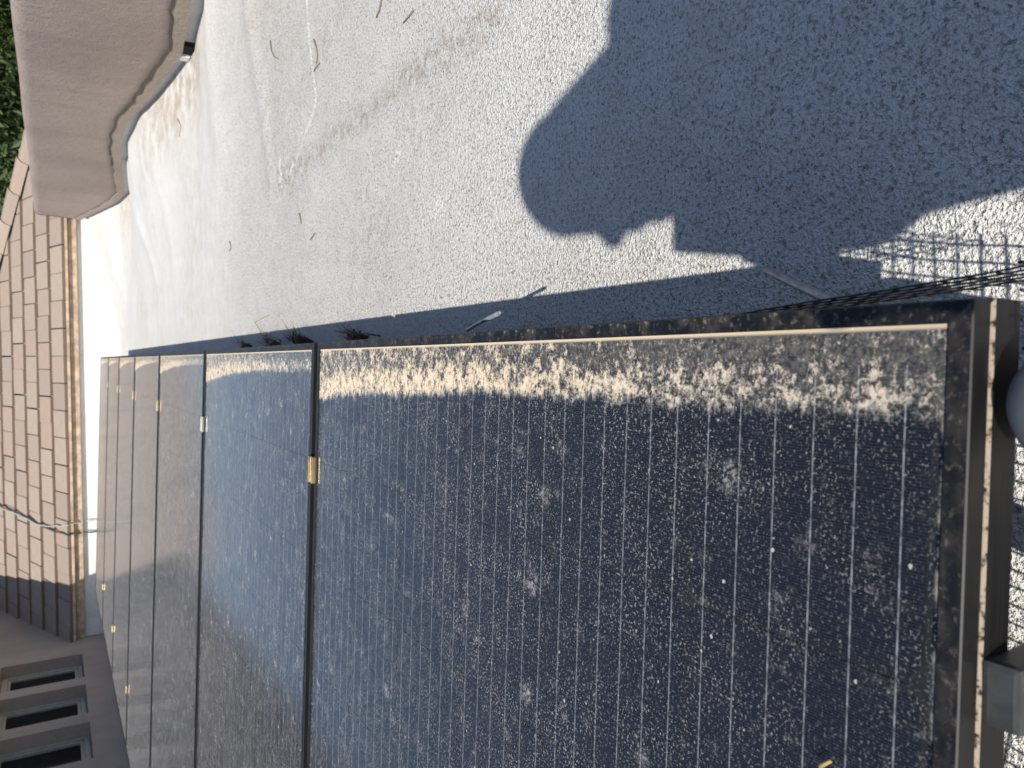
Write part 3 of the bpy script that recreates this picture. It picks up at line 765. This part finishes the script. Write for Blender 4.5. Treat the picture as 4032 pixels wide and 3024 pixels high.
cable([rp(-1.53, 3.4, .07), rp(-1.56, 2.2, .07), rp(-1.625, 1.45, .07), rp(-1.66, 1.0, .07), rp(-1.70, .55, .07), rp(-1.65, .12, .07), rp(-1.62, -.05, .07), (-1.615, CURB_Y - .028, .33), (-1.61, CURB_Y - .045, .19), (-1.6, 8.25, .012), (-1.45, 7.3, .08)], .0065, M_CABLEW, 'thin pale cable beside the dark one, looping over the white curb')

# ------------------------------------------------------------------ the photographer (casts the big shadow) and the phone
EXv = Vector((math.cos(SUN_AZ), -math.sin(SUN_AZ), 0)); EYv = Vector((math.sin(SUN_AZ), math.cos(SUN_AZ), 0)); ZV = Vector((0, 0, 1))
NV = math.sin(SUN_EL) * EYv + math.cos(SUN_EL) * ZV
def SV(lat, w_, c): return CAM + EXv * lat + NV * w_ - TRAVEL * c      # across, up and towards the sun, seen along the sunlight
ph = tag(empty('phone', CAM - FW * .012), 'black phone in the photographer\'s hand, casting the square-cornered shadow below the face', 'phone')
b = bmesh.new(); box(b, -.0505, .0235, -.0195, .127, -.004, .004, .003)
PM = Matrix((RT, DN, FW)).transposed()
for v in b.verts: v.co = PM @ v.co
obj('case', b, plain('black_glass', (.01, .01, .012), .15), ph)
b = bmesh.new(); lathe(b, [(.007, 0), (.007, .0015)], 20, (0, 0, .0042))
for v in b.verts: v.co = PM @ v.co
obj('lens', b, plain('lens_glass', (.01, .01, .02), .1), ph)

HF = (-.80 * EXv + .08 * EYv - .60 * ZV).normalized(); HU = (ZV - HF * ZV.dot(HF)).normalized(); HS = HF.cross(HU)
HC = SV(.027, .143, .60)
person = tag(empty('person', (HC.x, HC.y, 0)), 'kneeling photographer in a dark shirt who casts the large shadow on the roof', 'person')
def rel(p): return Vector(p) - person.location
def H(f, u, s=0): return rel(HC + HF * f + HU * u + HS * s)
sh_f, sh_b = SV(.098, .018, .45), SV(.33, -.02, .78)      # shoulders
nk0, nk1 = SV(.13, .075, .62), SV(.20, .02, .62)
chest, belly, hip = SV(.235, -.085, .62), SV(.33, -.27, .52), SV(.42, -.44, .42)
pbot = CAM + DN * .10 - FW * .02
el_r = SV(.150, -.345, .25); wr_r = SV(.045, -.168, .04)
body = bmesh.new()
ellipsoid(body, H(-.014, .022), HF * .086, HU * .082, HS * .077)       # skull
ellipsoid(body, H(.010, .018), HF * .060, HU * .064, HS * .066)        # forehead
ellipsoid(body, H(.022, -.045), HF * .062, HU * .072, HS * .060)       # face
ellipsoid(body, H(.078, -.104), HF * .055, HU * .036, HS * .042)       # chin, enlarged to fill out the outline of the cast shadow
ellipsoid(body, H(.056, .022), HF * .022, HU * .016, HS * .05)         # brow
capsule(body, H(.066, .000), H(.112, -.030), .010, .0155)              # nose
ellipsoid(body, H(.098, -.066), HF * .026, HU * .022, HS * .028)       # lips and moustache
for s in (-1, 1):
    ellipsoid(body, H(-.022, -.012, s * .078), HF * .020, HU * .032, HS * .009)
    ellipsoid(body, H(.064, -.002, s * .032), HF * .010, HU * .010, HS * .014)
capsule(body, H(-.03, -.06), rel(nk1), .058, .066)
capsule(body, H(-.058, .0), rel(SV(.165, .055, .60)), .050, .062)     # nape
for a, b_, ra, rb in ((nk1, chest, .10, .145), (chest, belly, .15, .14), (belly, hip, .14, .155), (sh_f, sh_b, .075, .075), (sh_f, chest, .09, .11), (sh_b, chest, .09, .11)):
    capsule(body, rel(a), rel(b_), ra, rb)
el_l = SV(.15, -.24, .34)
hl = SV(.092, -.135, .06)
capsule(body, rel(sh_f), rel(el_r), .056, .045); capsule(body, rel(el_r), rel(wr_r), .043, .029)
capsule(body, rel(sh_b), rel(el_l), .056, .045); capsule(body, rel(el_l), rel(hl), .042, .028)
def hand(base, across, along, into):
    """palm and five fingers; across = towards the thumb, along = out of the wrist, into = palm normal"""
    ellipsoid(body, rel(base + along * .045), along * .050, across * .042, into * .017)
    for i, (o_, l_) in enumerate(((.030, .075), (.011, .084), (-.009, .078), (-.028, .060))):
        p0 = base + along * .083 + across * o_; p1 = p0 + along * l_ * .42 + into * .006; p2 = p1 + (along * .5 + into * .8).normalized() * l_ * .33; p3 = p2 + (-along * .25 + into).normalized() * l_ * .25
        capsule(body, rel(p0), rel(p1), .0098, .009); capsule(body, rel(p1), rel(p2), .009, .0082); capsule(body, rel(p2), rel(p3), .0082, .007)
    q0 = base + along * .02 + across * .03; q1 = q0 + (across * .8 + along * .5).normalized() * .04; q2 = q1 + (along + into * .6).normalized() * .032
    capsule(body, rel(q0), rel(q1), .014, .0115); capsule(body, rel(q1), rel(q2), .0115, .009)
al_ = (-RT * .42 - DN * .9).normalized(); ac_ = (RT * .9 - DN * .42).normalized()
hand(wr_r, ac_, al_, FW)
hand(hl, ac_, al_, FW)
kn_f, kn_b = hip - EXv * .26 + EYv * .02, hip - EXv * .20 - EYv * .24
for kn, off in ((kn_f, .06), (kn_b, -.12)):
    kn.z = .075; hp = hip + EYv * off; an = kn + EXv * .40 + Vector((0, 0, -.02)); toe = an + EXv * .02 + Vector((0, 0, -.03))
    capsule(body, rel(hp), rel(kn), .095, .062); capsule(body, rel(kn), rel(an), .062, .042); capsule(body, rel(an), rel(toe), .04, .03)
def fuse(o, vox, it):
    r_ = o.modifiers.new('fuse', 'REMESH'); r_.mode = 'VOXEL'; r_.voxel_size = vox; r_.use_smooth_shade = True
    s_ = o.modifiers.new('soft', 'SMOOTH'); s_.factor = .5; s_.iterations = it
bo = obj('body', body, plain('skin', (.42, .26, .18), .5), person); fuse(bo, .006, 3)
b = bmesh.new()
for a, c_, ra, rb in ((SV(.215, .045, .60), chest, .092, .155), (chest, belly, .16, .15), (sh_f, sh_b, .084, .084), (sh_f, chest, .098, .12), (sh_b, chest, .098, .12), (sh_f, sh_f.lerp(el_r, .85), .066, .058), (sh_b, sh_b.lerp(el_l, .85), .066, .058), (belly, hip, .15, .16)):
    capsule(b, rel(a), rel(c_), ra, rb)
o = obj('shirt', b, plain('navy_shirt', (.03, .035, .055), .85), person); fuse(o, .009, 4)
b = bmesh.new(); capsule(b, rel(hip + EXv * .01), rel(hip - Vector((0, 0, .03))), .165, .165)
for kn, off in ((kn_f, .06), (kn_b, -.12)):
    hp = hip + EYv * off; an = kn + EXv * .37 + Vector((0, 0, -.005)); capsule(b, rel(hp), rel(kn), .103, .071); capsule(b, rel(kn), rel(an), .071, .055)
o = obj('trousers', b, plain('grey_trousers', (.10, .10, .11), .9), person); fuse(o, .009, 4)
for kn in (kn_f, kn_b):
    an = kn + EXv * .40; b = bmesh.new(); p0 = an + Vector((0, 0, -.028)); capsule(b, rel(p0), rel(p0 + EXv * .15 + Vector((0, 0, -.005))), .043, .036)
    o = obj('shoe', b, plain('brown_shoe', (.10, .065, .04), .7), person, True)
b = bmesh.new(); ellipsoid(b, H(-.018, .025), HF * .084, HU * .081, HS * .082)
o = obj('hair', b, plain('short_dark_hair', (.03, .022, .016), .8), person); 
print('objects', len(bpy.data.objects))
